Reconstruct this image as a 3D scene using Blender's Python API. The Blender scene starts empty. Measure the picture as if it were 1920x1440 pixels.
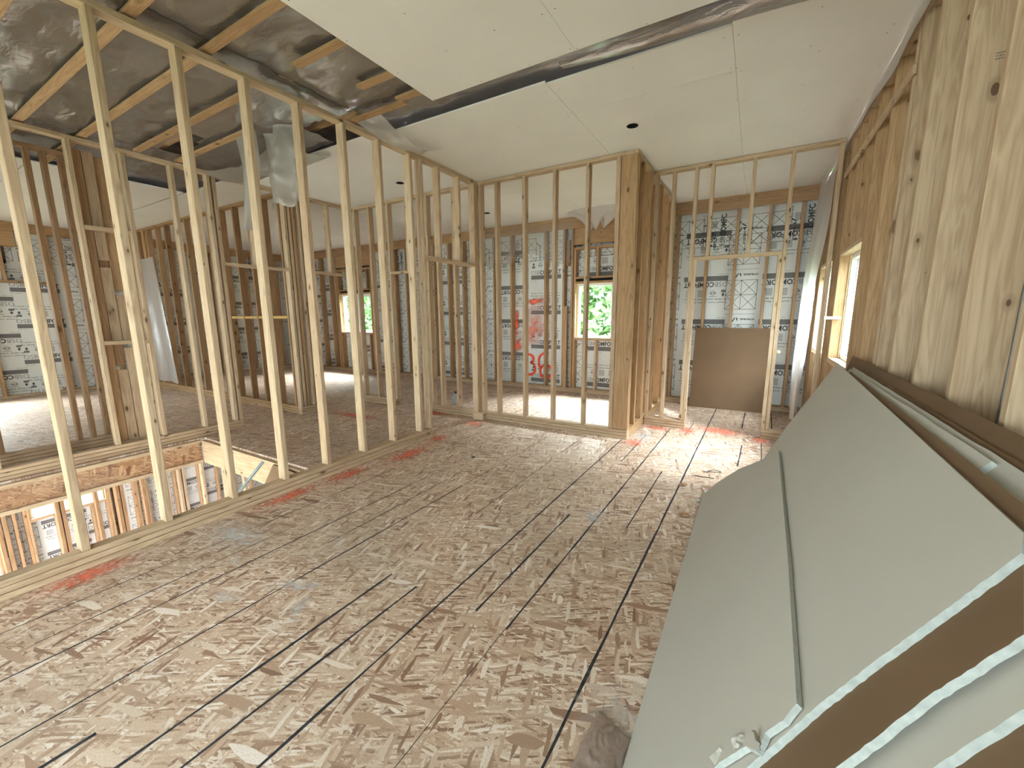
import bpy, bmesh, math, random
from mathutils import Vector, Matrix, noise
random.seed(7)
S = bpy.context.scene
COL = S.collection
# ------------------------------------------------------------------ camera
YAW, PITCH, ROLL, F = -0.53242, -0.16805, -0.00621, 764.08
cy, sy, cp, sp = math.cos(YAW), math.sin(YAW), math.cos(PITCH), math.sin(PITCH)
fw = Vector((sy*cp, cy*cp, sp)); rt = Vector((cy, -sy, 0)); up = rt.cross(fw)
c_, s_ = math.cos(ROLL), math.sin(ROLL)
rt, up = c_*rt + s_*up, -s_*rt + c_*up
cam = bpy.data.objects.new('camera', bpy.data.cameras.new('camera'))
COL.objects.link(cam)
m = Matrix((rt, up, -fw)).transposed().to_4x4(); m.translation = Vector((0, 0, 1.465))
cam.matrix_world = m
cam.data.sensor_width = 36; cam.data.lens = 36*F/1920; cam.data.clip_start = .02; cam.data.clip_end = 200
S.camera = cam
# ------------------------------------------------------------------ world, lights, exposure
W = bpy.data.worlds.new('world'); S.world = W; W.use_nodes = True
bg = W.node_tree.nodes['Background']
bg.inputs[0].default_value = (.93, .94, 1.0, 1); bg.inputs[1].default_value = 9.0
def area(name, loc, to, sx, sy_, power, col=(.97, .95, 1)):
    l = bpy.data.lights.new(name, 'AREA'); l.shape = 'RECTANGLE'; l.size = sx; l.size_y = sy_
    l.energy = power; l.color = col
    o = bpy.data.objects.new(name, l); COL.objects.link(o); o.location = loc
    o.rotation_euler = (Vector(to)-Vector(loc)).to_track_quat('-Z', 'Y').to_euler()
    return o
area('daylight_rear', (-2.6, -4.3, 2.2), (.3, 1.6, .9), 2.6, 2.0, 75)
area('daylight_rear_left', (-4.6, -4.3, 2.0), (-4.6, 2, 1.2), 1.8, 2.0, 20)
area('daylight_right_rear', (2.9, -1.7, 2.7), (-1.6, .2, .3), 2.2, 1.8, 400)
area('daylight_middle_window', (-2.2, 8.9, 3.5), (-2.8, 6.2, .2), 1.8, 1.5, 1500)
area('daylight_right_window', (2.4, 4.8, 3.4), (-.6, 4.9, .2), 1.5, 1.5, 800)
area('daylight_right_far', (2.2, 6.4, 3.2), (-.6, 6.4, .2), 1.2, 1.5, 280)
area('daylight_left_room', (-8.9, 8.9, 3.5), (-8.4, 6.0, .2), 1.8, 1.5, 1500)
area('daylight_left_wall', (-13.6, .3, 3.4), (-9.6, .6, .1), 2.4, 1.5, 1300)
area('daylight_lower', (-13.6, 2.2, -.6), (-9.5, 2.2, -3.0), 2.2, 1.4, 420)
area('daylight_lower_rear', (-6, -4.4, -1.4), (-8.5, 3, -1.8), 4, 2, 160)
S.view_settings.view_transform = 'Standard'; S.view_settings.look = 'None'
S.view_settings.gamma = 1; S.view_settings.use_curve_mapping = False
S.view_settings.exposure = 0.92
S.cycles.use_denoising = True
S.cycles.max_bounces = 8; S.cycles.diffuse_bounces = 5; S.cycles.transparent_max_bounces = 12
S.cycles.sample_clamp_indirect = 6; S.cycles.caustics_reflective = False; S.cycles.caustics_refractive = False

# ------------------------------------------------------------------ materials
def newmat(name):
    m = bpy.data.materials.new(name); m.use_nodes = True
    return m, m.node_tree, m.node_tree.nodes['Principled BSDF']
def N(nt, t, **kw):
    n = nt.nodes.new(t)
    for k, v in kw.items(): setattr(n, k, v)
    return n
def ramp(nt, fac, stops):
    r = N(nt, 'ShaderNodeValToRGB'); e = r.color_ramp.elements
    while len(e) < len(stops): e.new(.5)
    for i, (p, c) in enumerate(stops):
        e[i].position = p; e[i].color = (*c, 1) if len(c) == 3 else c
    nt.links.new(fac, r.inputs[0]); return r.outputs[0]
def mixc(nt, fac, a, b, mode='MIX'):
    n = N(nt, 'ShaderNodeMix', data_type='RGBA', blend_type=mode)
    for sck, v in ((n.inputs[0], fac), (n.inputs[6], a), (n.inputs[7], b)):
        if hasattr(v, 'links'): nt.links.new(v, sck)
        elif isinstance(v, (int, float)): sck.default_value = v
        else: sck.default_value = (*v, 1)
    return n.outputs[2]
def mathn(nt, op, a, b=0, cl=False):
    n = N(nt, 'ShaderNodeMath', operation=op); n.use_clamp = cl
    for sck, v in ((n.inputs[0], a), (n.inputs[1], b)):
        if hasattr(v, 'links'): nt.links.new(v, sck)
        else: sck.default_value = v
    return n.outputs[0]
def mapping(nt, src, scale, rot=(0, 0, 0), loc=(0, 0, 0)):
    n = N(nt, 'ShaderNodeMapping'); nt.links.new(src, n.inputs[0])
    n.inputs['Scale'].default_value = scale; n.inputs['Rotation'].default_value = rot; n.inputs['Location'].default_value = loc
    return n.outputs[0]
def bump(nt, p, h, strength=.2, dist=.002):
    b = N(nt, 'ShaderNodeBump'); b.inputs['Strength'].default_value = strength; b.inputs['Distance'].default_value = dist
    nt.links.new(h, b.inputs['Height']); nt.links.new(b.outputs[0], p.inputs['Normal'])

def wood(name, axis, light, dark, light2, dark2, rough=.72, knots=True):
    m, nt, p = newmat(name); L = nt.links
    tc = N(nt, 'ShaderNodeTexCoord'); oi = N(nt, 'ShaderNodeObjectInfo')
    off = N(nt, 'ShaderNodeVectorMath', operation='SCALE'); off.inputs[0].default_value = (13.1, 7.7, 17.3)
    L.new(oi.outputs['Random'], off.inputs['Scale'])
    add = N(nt, 'ShaderNodeVectorMath', operation='ADD'); L.new(tc.outputs['Object'], add.inputs[0]); L.new(off.outputs[0], add.inputs[1])
    co = add.outputs[0]
    def sc(a, c): v = [c, c, c]; v[axis] = a; return tuple(v)
    n1 = N(nt, 'ShaderNodeTexNoise'); n1.inputs['Scale'].default_value = 1; n1.inputs['Detail'].default_value = 3; n1.inputs['Distortion'].default_value = .5
    L.new(mapping(nt, co, sc(1.1, 16)), n1.inputs[0])
    w = N(nt, 'ShaderNodeTexNoise'); w.inputs['Scale'].default_value = 1; w.inputs['Detail'].default_value = 2
    L.new(mapping(nt, co, sc(3, 130)), w.inputs[0])
    big = N(nt, 'ShaderNodeTexNoise'); big.inputs['Scale'].default_value = 1.6; big.inputs['Detail'].default_value = 1
    L.new(mapping(nt, co, sc(1, 3)), big.inputs[0])
    bands = mathn(nt, 'ABSOLUTE', mathn(nt, 'SUBTRACT', mathn(nt, 'FRACT', mathn(nt, 'MULTIPLY', n1.outputs[0], 7)), .5))
    g = mathn(nt, 'ADD', mathn(nt, 'MULTIPLY', bands, .7), mathn(nt, 'MULTIPLY', w.outputs[0], .6))
    ca = ramp(nt, g, [(.15, dark), (.62, light)])
    cb = ramp(nt, g, [(.15, dark2), (.62, light2)])
    rr = mathn(nt, 'ADD', mathn(nt, 'MULTIPLY', oi.outputs['Random'], .75), mathn(nt, 'MULTIPLY', big.outputs[0], .35), True)
    col = mixc(nt, rr, ca, cb)
    if knots:
        v = N(nt, 'ShaderNodeTexVoronoi'); v.inputs['Scale'].default_value = 1
        L.new(mapping(nt, co, sc(6.5, 13)), v.inputs[0])
        sepc = N(nt, 'ShaderNodeSeparateColor'); L.new(v.outputs['Color'], sepc.inputs[0])
        thr = mathn(nt, 'MULTIPLY', mathn(nt, 'SUBTRACT', sepc.outputs[0], .5, True), .36)
        k = mathn(nt, 'MULTIPLY', mathn(nt, 'SUBTRACT', thr, v.outputs['Distance']), 55, True)
        halo = mathn(nt, 'MULTIPLY', mathn(nt, 'SUBTRACT', mathn(nt, 'MULTIPLY', thr, 2.2), v.outputs['Distance']), 7, True)
        col = mixc(nt, mathn(nt, 'MULTIPLY', halo, .4), col, tuple(x*.62 for x in dark2))
        col = mixc(nt, mathn(nt, 'MULTIPLY', k, .85), col, (.085, .042, .02))
        v2 = N(nt, 'ShaderNodeTexVoronoi'); v2.inputs['Scale'].default_value = 1
        dn = N(nt, 'ShaderNodeTexNoise'); dn.inputs['Scale'].default_value = 20; L.new(co, dn.inputs[0])
        dv = N(nt, 'ShaderNodeVectorMath', operation='SCALE'); L.new(dn.outputs['Color'], dv.inputs[0]); dv.inputs['Scale'].default_value = .03
        dd = N(nt, 'ShaderNodeVectorMath', operation='ADD'); L.new(co, dd.inputs[0]); L.new(dv.outputs[0], dd.inputs[1])
        L.new(mapping(nt, dd.outputs[0], sc(2.6, 5.5)), v2.inputs[0])
        s2 = N(nt, 'ShaderNodeSeparateColor'); L.new(v2.outputs['Color'], s2.inputs[0])
        th2 = mathn(nt, 'MULTIPLY', mathn(nt, 'SUBTRACT', s2.outputs[1], .68, True), .42)
        k2 = mathn(nt, 'MULTIPLY', mathn(nt, 'SUBTRACT', th2, v2.outputs['Distance']), 26, True)
        h2 = mathn(nt, 'MULTIPLY', mathn(nt, 'SUBTRACT', mathn(nt, 'MULTIPLY', th2, 2.4), v2.outputs['Distance']), 5, True)
        col = mixc(nt, mathn(nt, 'MULTIPLY', h2, .45), col, tuple(x*.7 for x in dark2))
        col = mixc(nt, mathn(nt, 'MULTIPLY', k2, .75), col, (.12, .062, .03))
    L.new(col, p.inputs['Base Color']); p.inputs['Roughness'].default_value = rough
    p.inputs['Specular IOR Level'].default_value = .3
    bump(nt, p, g, .25, .0015)
    return m
PALE = ((.555, .42, .285), (.40, .28, .175), (.465, .33, .21), (.325, .205, .122))
WARM = ((.50, .325, .18), (.35, .205, .10), (.40, .245, .125), (.27, .145, .068))
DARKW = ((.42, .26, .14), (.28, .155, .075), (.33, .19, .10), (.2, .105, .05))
def trio(nm, pal, kn=True): return [wood(f'{nm}_{"xyz"[i]}', i, pal[0], pal[1], pal[2], pal[3], knots=kn) for i in range(3)]
PW = trio('pale_spruce', PALE); WW = trio('warm_spruce', WARM); DW = trio('weathered_lumber', DARKW)

def osb_mat(name, scale=1.0, tint=(1, 1, 1), vert=False):
    m, nt, p = newmat(name); L = nt.links
    tc = N(nt, 'ShaderNodeTexCoord'); src = tc.outputs['Object']
    if vert: src = mapping(nt, src, (1, 1, 1), (0, math.radians(90), math.radians(90)))
    dn = N(nt, 'ShaderNodeTexNoise'); dn.inputs['Scale'].default_value = 9; L.new(src, dn.inputs[0])
    dv = N(nt, 'ShaderNodeVectorMath', operation='SCALE'); L.new(dn.outputs['Color'], dv.inputs[0]); dv.inputs['Scale'].default_value = .010
    av = N(nt, 'ShaderNodeVectorMath', operation='ADD'); L.new(src, av.inputs[0]); L.new(dv.outputs[0], av.inputs[1])
    src = av.outputs[0]
    stops = [(0, (.24, .135, .085)), (.10, (.37, .235, .15)), (.30, (.53, .385, .26)), (.65, (.66, .52, .37)), (.85, (.78, .67, .52)), (1, (.92, .86, .74))]
    stops = [(a, tuple(x*t for x, t in zip(c, tint))) for a, c in stops]
    col = None
    for i, (ang, sx, sy2, cut) in enumerate(((-20, 8, 40, 0), (18, 9, 52, .45), (-44, 8, 44, .5), (-72, 10, 56, .62), (40, 10, 50, .62), (-4, 15, 100, .5), (-33, 14, 105, .5), (75, 12, 60, .72), (-14, 7, 36, .88))):
        v = N(nt, 'ShaderNodeTexVoronoi'); v.inputs['Scale'].default_value = scale; v.voronoi_dimensions = '3D'
        rotated = mapping(nt, src, (1, 1, 1), (0, 0, math.radians(ang)), (i*3.7, i*1.9, .31*i))
        L.new(mapping(nt, rotated, (sx, sy2, 4)), v.inputs[0])
        se = N(nt, 'ShaderNodeSeparateColor'); L.new(v.outputs['Color'], se.inputs[0])
        c = ramp(nt, se.outputs[0], stops)
        if col is None: col = c; h = se.outputs[1]
        else:
            f = mathn(nt, 'MULTIPLY', mathn(nt, 'SUBTRACT', se.outputs[1], cut), 30, True)
            col = mixc(nt, f, col, c)
            h = mathn(nt, 'ADD', h, mathn(nt, 'MULTIPLY', f, .5))
    n = N(nt, 'ShaderNodeTexNoise'); n.inputs['Scale'].default_value = 160; n.inputs['Detail'].default_value = 3; L.new(tc.outputs['Object'], n.inputs[0])
    col = mixc(nt, .35, col, ramp(nt, n.outputs[0], [(.3, (.25, .18, .12)), (.7, (1, .92, .8))]), 'MULTIPLY')
    d = N(nt, 'ShaderNodeTexNoise'); d.inputs['Scale'].default_value = 1.1; d.inputs['Detail'].default_value = 4; L.new(tc.outputs['Object'], d.inputs[0])
    col = mixc(nt, mathn(nt, 'MULTIPLY', ramp(nt, d.outputs[0], [(.42, (0, 0, 0)), (.68, (1, 1, 1))]), .4), col, (.30, .235, .18))
    L.new(col, p.inputs['Base Color']); p.inputs['Roughness'].default_value = .55
    p.inputs['Specular IOR Level'].default_value = .35
    bump(nt, p, h, .35, .0012)
    return m
M_OSB = osb_mat('osb_floor', tint=(1.03, .98, 1.06)); M_OSBD = osb_mat('osb_web', .8, (.66, .47, .34), True)

def plain(name, col, rough=.6, spec=.3, nscale=0, namt=.1, metal=0, bmp=0):
    m, nt, p = newmat(name)
    p.inputs['Roughness'].default_value = rough; p.inputs['Specular IOR Level'].default_value = spec; p.inputs['Metallic'].default_value = metal
    if nscale:
        tc = N(nt, 'ShaderNodeTexCoord'); n = N(nt, 'ShaderNodeTexNoise'); n.inputs['Scale'].default_value = nscale; n.inputs['Detail'].default_value = 4
        nt.links.new(tc.outputs['Object'], n.inputs[0])
        nt.links.new(ramp(nt, n.outputs[0], [(.3, tuple(c*(1-namt) for c in col)), (.7, tuple(min(1, c*(1+namt)) for c in col))]), p.inputs['Base Color'])
        if bmp: bump(nt, p, n.outputs[0], bmp, .003)
    else: p.inputs['Base Color'].default_value = (*col, 1)
    return m
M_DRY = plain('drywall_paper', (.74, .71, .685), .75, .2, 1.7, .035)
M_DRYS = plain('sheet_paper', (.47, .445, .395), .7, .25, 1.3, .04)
M_GYP = plain('gypsum_core', (.42, .445, .42), .9, .1, 60, .12, bmp=.6)
M_BACK = plain('drywall_back_paper', (.17, .105, .06), .8, .2, 3, .08)
M_SHEATH = plain('insulated_sheathing', (.70, .71, .69), .5, .35, 2, .05)
M_INK = plain('black_print', (.075, .072, .075), .6)
M_STAMP = plain('faded_ink', (.20, .15, .10), .8)
M_GREY = plain('grey_print', (.17, .165, .165), .6)
M_VINYL = plain('white_vinyl', (.80, .82, .82), .35, .5)
M_GAP_SHADE = plain('painted_gap_shade', (.02, .018, .016), .9, .1)  # near-black colour standing in for the shade inside the header gap
M_SCREW = plain('screw_head', (.06, .055, .05), .5, .5)
M_MARK = plain('black_marker', (.035, .035, .04), .7, .2, 40, .5)
M_BLACK = plain('black_plastic', (.015, .015, .017), .4)
M_JUG = plain('jug_plastic', (.42, .44, .46), .4, .4)
M_LABEL = plain('jug_label', (.55, .75, .85), .4)
M_ZINC = plain('galvanised_steel', (.62, .70, .74), .35, .5, 30, .15, 0.85)
M_FOAM = plain('cream_foam', (.78, .66, .38), .8, .2, 40, .15, bmp=.8)
M_GROUND = plain('ground', (.16, .22, .08), .9, .1, 2, .4)
M_CONC = plain('lower_concrete', (.40, .38, .35), .8, .2, 3, .15)
M_INSUL = plain('attic_batts', (.17, .14, .115), .95, .1, 5, .4)
def glass_mat():
    m, nt, p = newmat('window_glass'); nt.nodes.remove(p); out = nt.nodes['Material Output']
    t = N(nt, 'ShaderNodeBsdfTransparent'); t.inputs[0].default_value = (.90, .98, .97, 1)
    g = N(nt, 'ShaderNodeBsdfGlossy'); g.inputs['Roughness'].default_value = .03
    mx = N(nt, 'ShaderNodeMixShader'); mx.inputs[0].default_value = .06
    nt.links.new(t.outputs[0], mx.inputs[1]); nt.links.new(g.outputs[0], mx.inputs[2]); nt.links.new(mx.outputs[0], out.inputs[0]); return m
M_GLASS = glass_mat()
def poly_mat(name, trans, body, gloss=.25, rough=.18, fres=.8, tcol=.93):
    m, nt, p = newmat(name); nt.nodes.remove(p); out = nt.nodes['Material Output']
    t = N(nt, 'ShaderNodeBsdfTransparent'); t.inputs[0].default_value = (tcol, tcol, tcol, 1)
    d = N(nt, 'ShaderNodeBsdfDiffuse'); d.inputs[0].default_value = (*body, 1)
    tl = N(nt, 'ShaderNodeBsdfTranslucent'); tl.inputs[0].default_value = (*body, 1)
    g = N(nt, 'ShaderNodeBsdfGlossy'); g.inputs['Roughness'].default_value = rough
    tc = N(nt, 'ShaderNodeTexCoord'); n = N(nt, 'ShaderNodeTexNoise'); n.inputs['Scale'].default_value = 5; n.inputs['Detail'].default_value = 5; n.inputs['Distortion'].default_value = 1.2
    nt.links.new(mapping(nt, tc.outputs['Object'], (1, 2.5, 1)), n.inputs[0])
    b = N(nt, 'ShaderNodeBump'); b.inputs['Strength'].default_value = .35; b.inputs['Distance'].default_value = .02
    nt.links.new(n.outputs[0], b.inputs['Height'])
    for s in (d, g): nt.links.new(b.outputs[0], s.inputs['Normal'])
    m1 = N(nt, 'ShaderNodeMixShader'); m1.inputs[0].default_value = .4
    nt.links.new(d.outputs[0], m1.inputs[1]); nt.links.new(tl.outputs[0], m1.inputs[2])
    m2 = N(nt, 'ShaderNodeMixShader'); m2.inputs[0].default_value = trans
    nt.links.new(m1.outputs[0], m2.inputs[1]); nt.links.new(t.outputs[0], m2.inputs[2])
    fr = N(nt, 'ShaderNodeFresnel'); fr.inputs[0].default_value = 1.45; nt.links.new(b.outputs[0], fr.inputs['Normal'])
    m3 = N(nt, 'ShaderNodeMixShader'); nt.links.new(mathn(nt, 'ADD', mathn(nt, 'MULTIPLY', fr.outputs[0], fres), gloss*.25), m3.inputs[0])
    nt.links.new(m2.outputs[0], m3.inputs[1]); nt.links.new(g.outputs[0], m3.inputs[2]); nt.links.new(m3.outputs[0], out.inputs[0]); return m
M_POLYC = poly_mat('vapour_barrier', .18, (.25, .22, .20), .10, .22, .4)
M_POLYW = poly_mat('clear_poly', .42, (.86, .83, .82), .06, .22, .22)
M_POLYT = poly_mat('thin_poly', .95, (.85, .82, .80), .01, .25, .1, .995)
M_POLYH = poly_mat('hazy_poly', .35, (.50, .465, .44), .06, .25, .25)
def soft_paint(name, col, dens=1.0, nscale=14):
    m, nt, p = newmat(name); out = nt.nodes['Material Output']
    p.inputs['Base Color'].default_value = (*col, 1); p.inputs['Roughness'].default_value = .8
    t = N(nt, 'ShaderNodeBsdfTransparent'); mx = N(nt, 'ShaderNodeMixShader')
    uv = N(nt, 'ShaderNodeTexCoord')
    d = N(nt, 'ShaderNodeVectorMath', operation='LENGTH'); 
    sub = N(nt, 'ShaderNodeVectorMath', operation='SUBTRACT'); nt.links.new(uv.outputs['UV'], sub.inputs[0]); sub.inputs[1].default_value = (.5, .5, 0)
    nt.links.new(sub.outputs[0], d.inputs[0])
    n = N(nt, 'ShaderNodeTexNoise'); n.inputs['Scale'].default_value = nscale; n.inputs['Detail'].default_value = 6; nt.links.new(uv.outputs['Object'], n.inputs[0])
    fall = mathn(nt, 'SUBTRACT', 1.0, mathn(nt, 'MULTIPLY', d.outputs['Value'], 2.0))
    a = mathn(nt, 'MULTIPLY', mathn(nt, 'SUBTRACT', mathn(nt, 'ADD', fall, mathn(nt, 'MULTIPLY', mathn(nt, 'SUBTRACT', n.outputs[0], .5), 2.2)), .25), 1.3, True)
    a = mathn(nt, 'MULTIPLY', a, dens, True)
    nt.links.new(a, mx.inputs[0]); nt.links.new(t.outputs[0], mx.inputs[1]); nt.links.new(p.outputs[0], mx.inputs[2]); nt.links.new(mx.outputs[0], out.inputs[0]); return m
M_ORANGE = soft_paint('orange_spray', (.93, .20, .12), .75, 30)
M_ORANGES = plain('orange_paint', (.9, .09, .04), .6, .3, 60, .2)
M_CHALK = soft_paint('white_dust', (.72, .72, .74), .42, 16)

# ------------------------------------------------------------------ builders
def tag(o, label=None, cat=None, group=None, kind=None):
    if label: o['label'] = label
    if cat: o['category'] = cat
    if group: o['group'] = group
    if kind: o['kind'] = kind
    return o
def E(name, loc, label=None, cat=None, group=None, kind=None):
    o = bpy.data.objects.new(name, None); COL.objects.link(o); o.location = loc; o.empty_display_size = .1
    return tag(o, label, cat, group, kind)
def link(name, me, parent=None, loc=(0, 0, 0), mat=None):
    o = bpy.data.objects.new(name, me); COL.objects.link(o)
    loc = Vector(loc)
    if parent is not None:
        o.parent = parent
        q = parent; base = Vector((0, 0, 0))
        while q is not None: base += Vector(q.location); q = q.parent
        loc = loc - base
    o.location = loc
    if mat is not None and not me.materials: me.materials.append(mat)
    return o
CACHE = {}
def boxmesh(dx, dy, dz, mat, bev):
    k = (round(dx, 4), round(dy, 4), round(dz, 4), mat.name, bev)
    if k in CACHE: return CACHE[k]
    bm = bmesh.new(); bmesh.ops.create_cube(bm, size=1)
    bmesh.ops.scale(bm, vec=(dx, dy, dz), verts=bm.verts)
    if bev: bmesh.ops.bevel(bm, geom=bm.edges[:], offset=bev, segments=1, affect='EDGES')
    me = bpy.data.meshes.new('board'); bm.to_mesh(me); bm.free(); me.materials.append(mat); CACHE[k] = me; return me
def B(parent, name, x0, x1, y0, y1, z0, z1, mat, bev=.0025, jit=0, label=None):
    d = (x1-x0, y1-y0, z1-z0)
    if isinstance(mat, list): mat = mat[max(range(3), key=lambda i: d[i])]
    o = link(name, boxmesh(*d, mat, min(bev, min(d)*.3)), parent, ((x0+x1)/2, (y0+y1)/2, (z0+z1)/2))
    if jit: o.rotation_euler = (random.uniform(-jit, jit), random.uniform(-jit, jit), random.uniform(-jit*2, jit*2))
    if label: o['label'] = label
    return o
def polys_mesh(name, verts, faces, mat, smooth=False):
    me = bpy.data.meshes.new(name); me.from_pydata([tuple(v) for v in verts], [], faces); me.update()
    me.materials.append(mat)
    if smooth: me.polygons.foreach_set('use_smooth', [True]*len(me.polygons))
    return me
def grid_mesh(nu, nv, f, mat, thick=0):
    vs = [f(i/nu, j/nv) for j in range(nv+1) for i in range(nu+1)]
    fs = [(j*(nu+1)+i, j*(nu+1)+i+1, (j+1)*(nu+1)+i+1, (j+1)*(nu+1)+i) for j in range(nv) for i in range(nu)]
    return polys_mesh('sheet', vs, fs, mat, True)
JT = .0016

ZB, ZT, ZP, ZC = .114, 3.146, 3.184, 3.2
# ------------------------------------------------------------------ floor (with marker lines in the same mesh)
fbm = bmesh.new()
def fbox(x0, x1, y0, y1, z0, z1, mi):
    r = bmesh.ops.create_cube(fbm, size=1)
    bmesh.ops.scale(fbm, vec=(x1-x0, y1-y0, z1-z0), verts=r['verts'])
    bmesh.ops.translate(fbm, vec=((x0+x1)/2, (y0+y1)/2, (z0+z1)/2), verts=r['verts'])
    for f in {f for v in r['verts'] for f in v.link_faces}: f.material_index = mi
for a in ((-3.368, .96, -3.2, 7.48), (-5.75, -3.368, 2.25, 7.48), (-12.04, -5.75, -3.2, 7.48)):
    fbox(a[0], a[1], a[2], a[3], -.02, 0, 0)
def mline(x0, y0, x1, y1, w=.007):
    n = max(2, int((y1-y0)/.12)); vs = []
    for i in range(n+1):
        t = i/n; x = x0+(x1-x0)*t + random.uniform(-.0012, .0012); y = y0+(y1-y0)*t; ww = w*random.uniform(.6, 1.15)/2
        vs.append((fbm.verts.new((x-ww, y, .0006)), fbm.verts.new((x+ww, y, .0006))))
    for i in range(n):
        f = fbm.faces.new((vs[i][0], vs[i][1], vs[i+1][1], vs[i+1][0])); f.material_index = 1
LINES = [(-.50, -.2, -.40, 7.16, .009), (-.65, 2.66, -.64, 3.86, .008), (-.895, 1.45, -.83, 5.45, .008), (-1.09, 1.48, -1.07, 2.65, .008), (-1.30, -.2, -1.245, 4.66, .008),
  (-1.52, .1, -1.48, 1.47, .008), (-1.70, .1, -1.68, 1.48, .009), (-2.14, -.2, -2.08, 2.67, .007), (-2.29, 1.5, -2.28, 2.68, .005), (-2.55, -.2, -2.48, 2.67, .006),
  (-2.95, -.2, -2.89, 2.61, .005), (-1.045, 3.93, -1.04, 5.03, .007), (-.03, 4.35, -.01, 5.11, .009), (-1.92, -.1, -1.91, .3, .009), (-2.71, .3, -2.69, 1.51, .005),
  (.17, 4.5, .18, 5.3, .007), (-.03, 5.9, -.01, 6.9, .01), (-.62, 5.2, -.6, 5.9, .007), (.3, 5.8, .32, 7.0, .01), (-1.68, 2.3, -1.67, 3.6, .004), (-2.08, 2.7, -2.06, 4.5, .004), (-1.68, 3.9, -1.67, 4.6, .005), (-2.5, 3.2, -2.48, 4.6, .004), (-2.9, 3.0, -2.88, 4.5, .004)]
for k in range(12): LINES.append((-4.9+.31*k, 4.85, -4.88+.31*k, 7.1, .006))
for a in LINES: mline(a[0], a[1], a[2], a[3], a[4]*1.6)
# panel joint
for (x0, y0, x1, y1) in ((-.905, -.2, -.90, 1.45),):
    mline(x0, y0, x1, y1, .003)
fme = bpy.data.meshes.new('floor'); fbm.to_mesh(fme); fbm.free(); fme.materials.append(M_OSB); fme.materials.append(M_MARK)
floor = link('floor', fme); tag(floor, kind='structure')
def patch(parent, name, x, y, sx, sy_, rz, mat, z=.0011, plane='z', label=None):
    me = bpy.data.meshes.new(name); bm = bmesh.new(); uvl = bm.loops.layers.uv.new()
    cs = [(-.5, -.5), (.5, -.5), (.5, .5), (-.5, .5)]
    if plane == 'z': vs = [bm.verts.new((a*sx, b*sy_, 0)) for a, b in cs]
    else: vs = [bm.verts.new((a*sx, 0, b*sy_)) for a, b in cs]
    f = bm.faces.new(vs)
    for l, c in zip(f.loops, cs): l[uvl].uv = (c[0]+.5, c[1]+.5)
    bm.to_mesh(me); bm.free(); me.materials.append(mat)
    o = link(name, me, parent, (x, y, z) if plane == 'z' else (x, z, y)); 
    if plane == 'z': o.rotation_euler[2] = rz
    else: o.rotation_euler[1] = rz
    if label: o['label'] = label
    return o
for i, (x, y, sx, sy_) in enumerate(((-3.17, 2.35, .22, .5), (-3.08, 3.05, .28, .75), (-3.18, 3.62, .25, .3), (-3.2, .6, .22, .45), (-3.2, 1.8, .2, .6), (-1.1, 4.62, .25, .3), (-1.0, 5.38, .45, .2), (-.63, 5.45, .22, .4), (-.27, 5.62, .62, .42), (.17, 5.42, .22, .35), (-3.2, 4.4, .3, .3), (-5.0, 3.9, 1.2, .3), (-4.1, 4.6, .6, .3))):
    patch(floor, 'paint_mark', x, y, sx*1.25, sy_*1.25, 0, M_ORANGE, .0011+i*.00004, label='orange spray-paint mark')
for i, (x, y, sx, sy_, r) in enumerate(((-1.88, 1.05, .22, .09, -.8), (-2.95, 1.25, .7, .35, .1), (-2.3, .9, .2, .1, .4), (-2.05, 1.15, .35, .12, .6), (-2.6, 1.1, .12, .1, 0), (-1.05, 4.9, .3, .5, 0), (-.9, 2.7, .18, .4, 0), (-.3, 1.25, .3, .5, .4))):
    patch(floor, 'dust_mark', x, y, sx*1.2, sy_*1.2, r, M_CHALK, .0017+i*.00004, label='smear of white gypsum dust')

# ------------------------------------------------------------------ printed sheathing
_dg = None
def text_geo(s, size, bold=0, spacing=1.0):
    cu = bpy.data.curves.new('t', 'FONT'); cu.body = s; cu.size = size; cu.offset = bold; cu.resolution_u = 2; cu.space_character = spacing
    o = bpy.data.objects.new('t', cu); COL.objects.link(o)
    dg = bpy.context.evaluated_depsgraph_get(); me = bpy.data.meshes.new_from_object(o.evaluated_get(dg))
    vs = [tuple(v.co[:2]) for v in me.vertices]; fs = [tuple(p.vertices) for p in me.polygons]
    bpy.data.objects.remove(o); bpy.data.curves.remove(cu); bpy.data.meshes.remove(me)
    if vs:
        x0 = min(v[0] for v in vs); vs = [(v[0]-x0, v[1]) for v in vs]
    return vs, fs
class G2:
    def __init__(s): s.v = []; s.f = []; s.mi = []
    def add(s, vs, fs, mi=0):
        b = len(s.v); s.v += list(vs); s.f += [tuple(i+b for i in f) for f in fs]; s.mi += [mi]*len(fs)
    def rect(s, x0, y0, x1, y1, mi=0): s.add([(x0, y0), (x1, y0), (x1, y1), (x0, y1)], [(0, 1, 2, 3)], mi)
    def line(s, x0, y0, x1, y1, w=.006, mi=0):
        d = Vector((x1-x0, y1-y0)); d.normalize(); n = Vector((-d.y, d.x))*w/2
        s.add([(x0+n.x, y0+n.y), (x0-n.x, y0-n.y), (x1-n.x, y1-n.y), (x1+n.x, y1+n.y)], [(0, 1, 2, 3)], mi)
    def ring(s, cx, cy_, r, w, n=14, mi=0):
        vs = []
        for i in range(n):
            a = 2*math.pi*i/n; vs += [(cx+r*math.cos(a), cy_+r*math.sin(a)), (cx+(r-w)*math.cos(a), cy_+(r-w)*math.sin(a))]
        s.add(vs, [(2*i, 2*((i+1) % n), 2*((i+1) % n)+1, 2*i+1) for i in range(n)], mi)
    def text(s, t, x, y, size, width=None, bold=0, mi=0):
        vs, fs = text_geo(t, size, bold)
        k = 1
        if width: k = width/max(v[0] for v in vs)
        s.add([(x+v[0]*k, y+v[1]) for v in vs], fs, mi)
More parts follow.
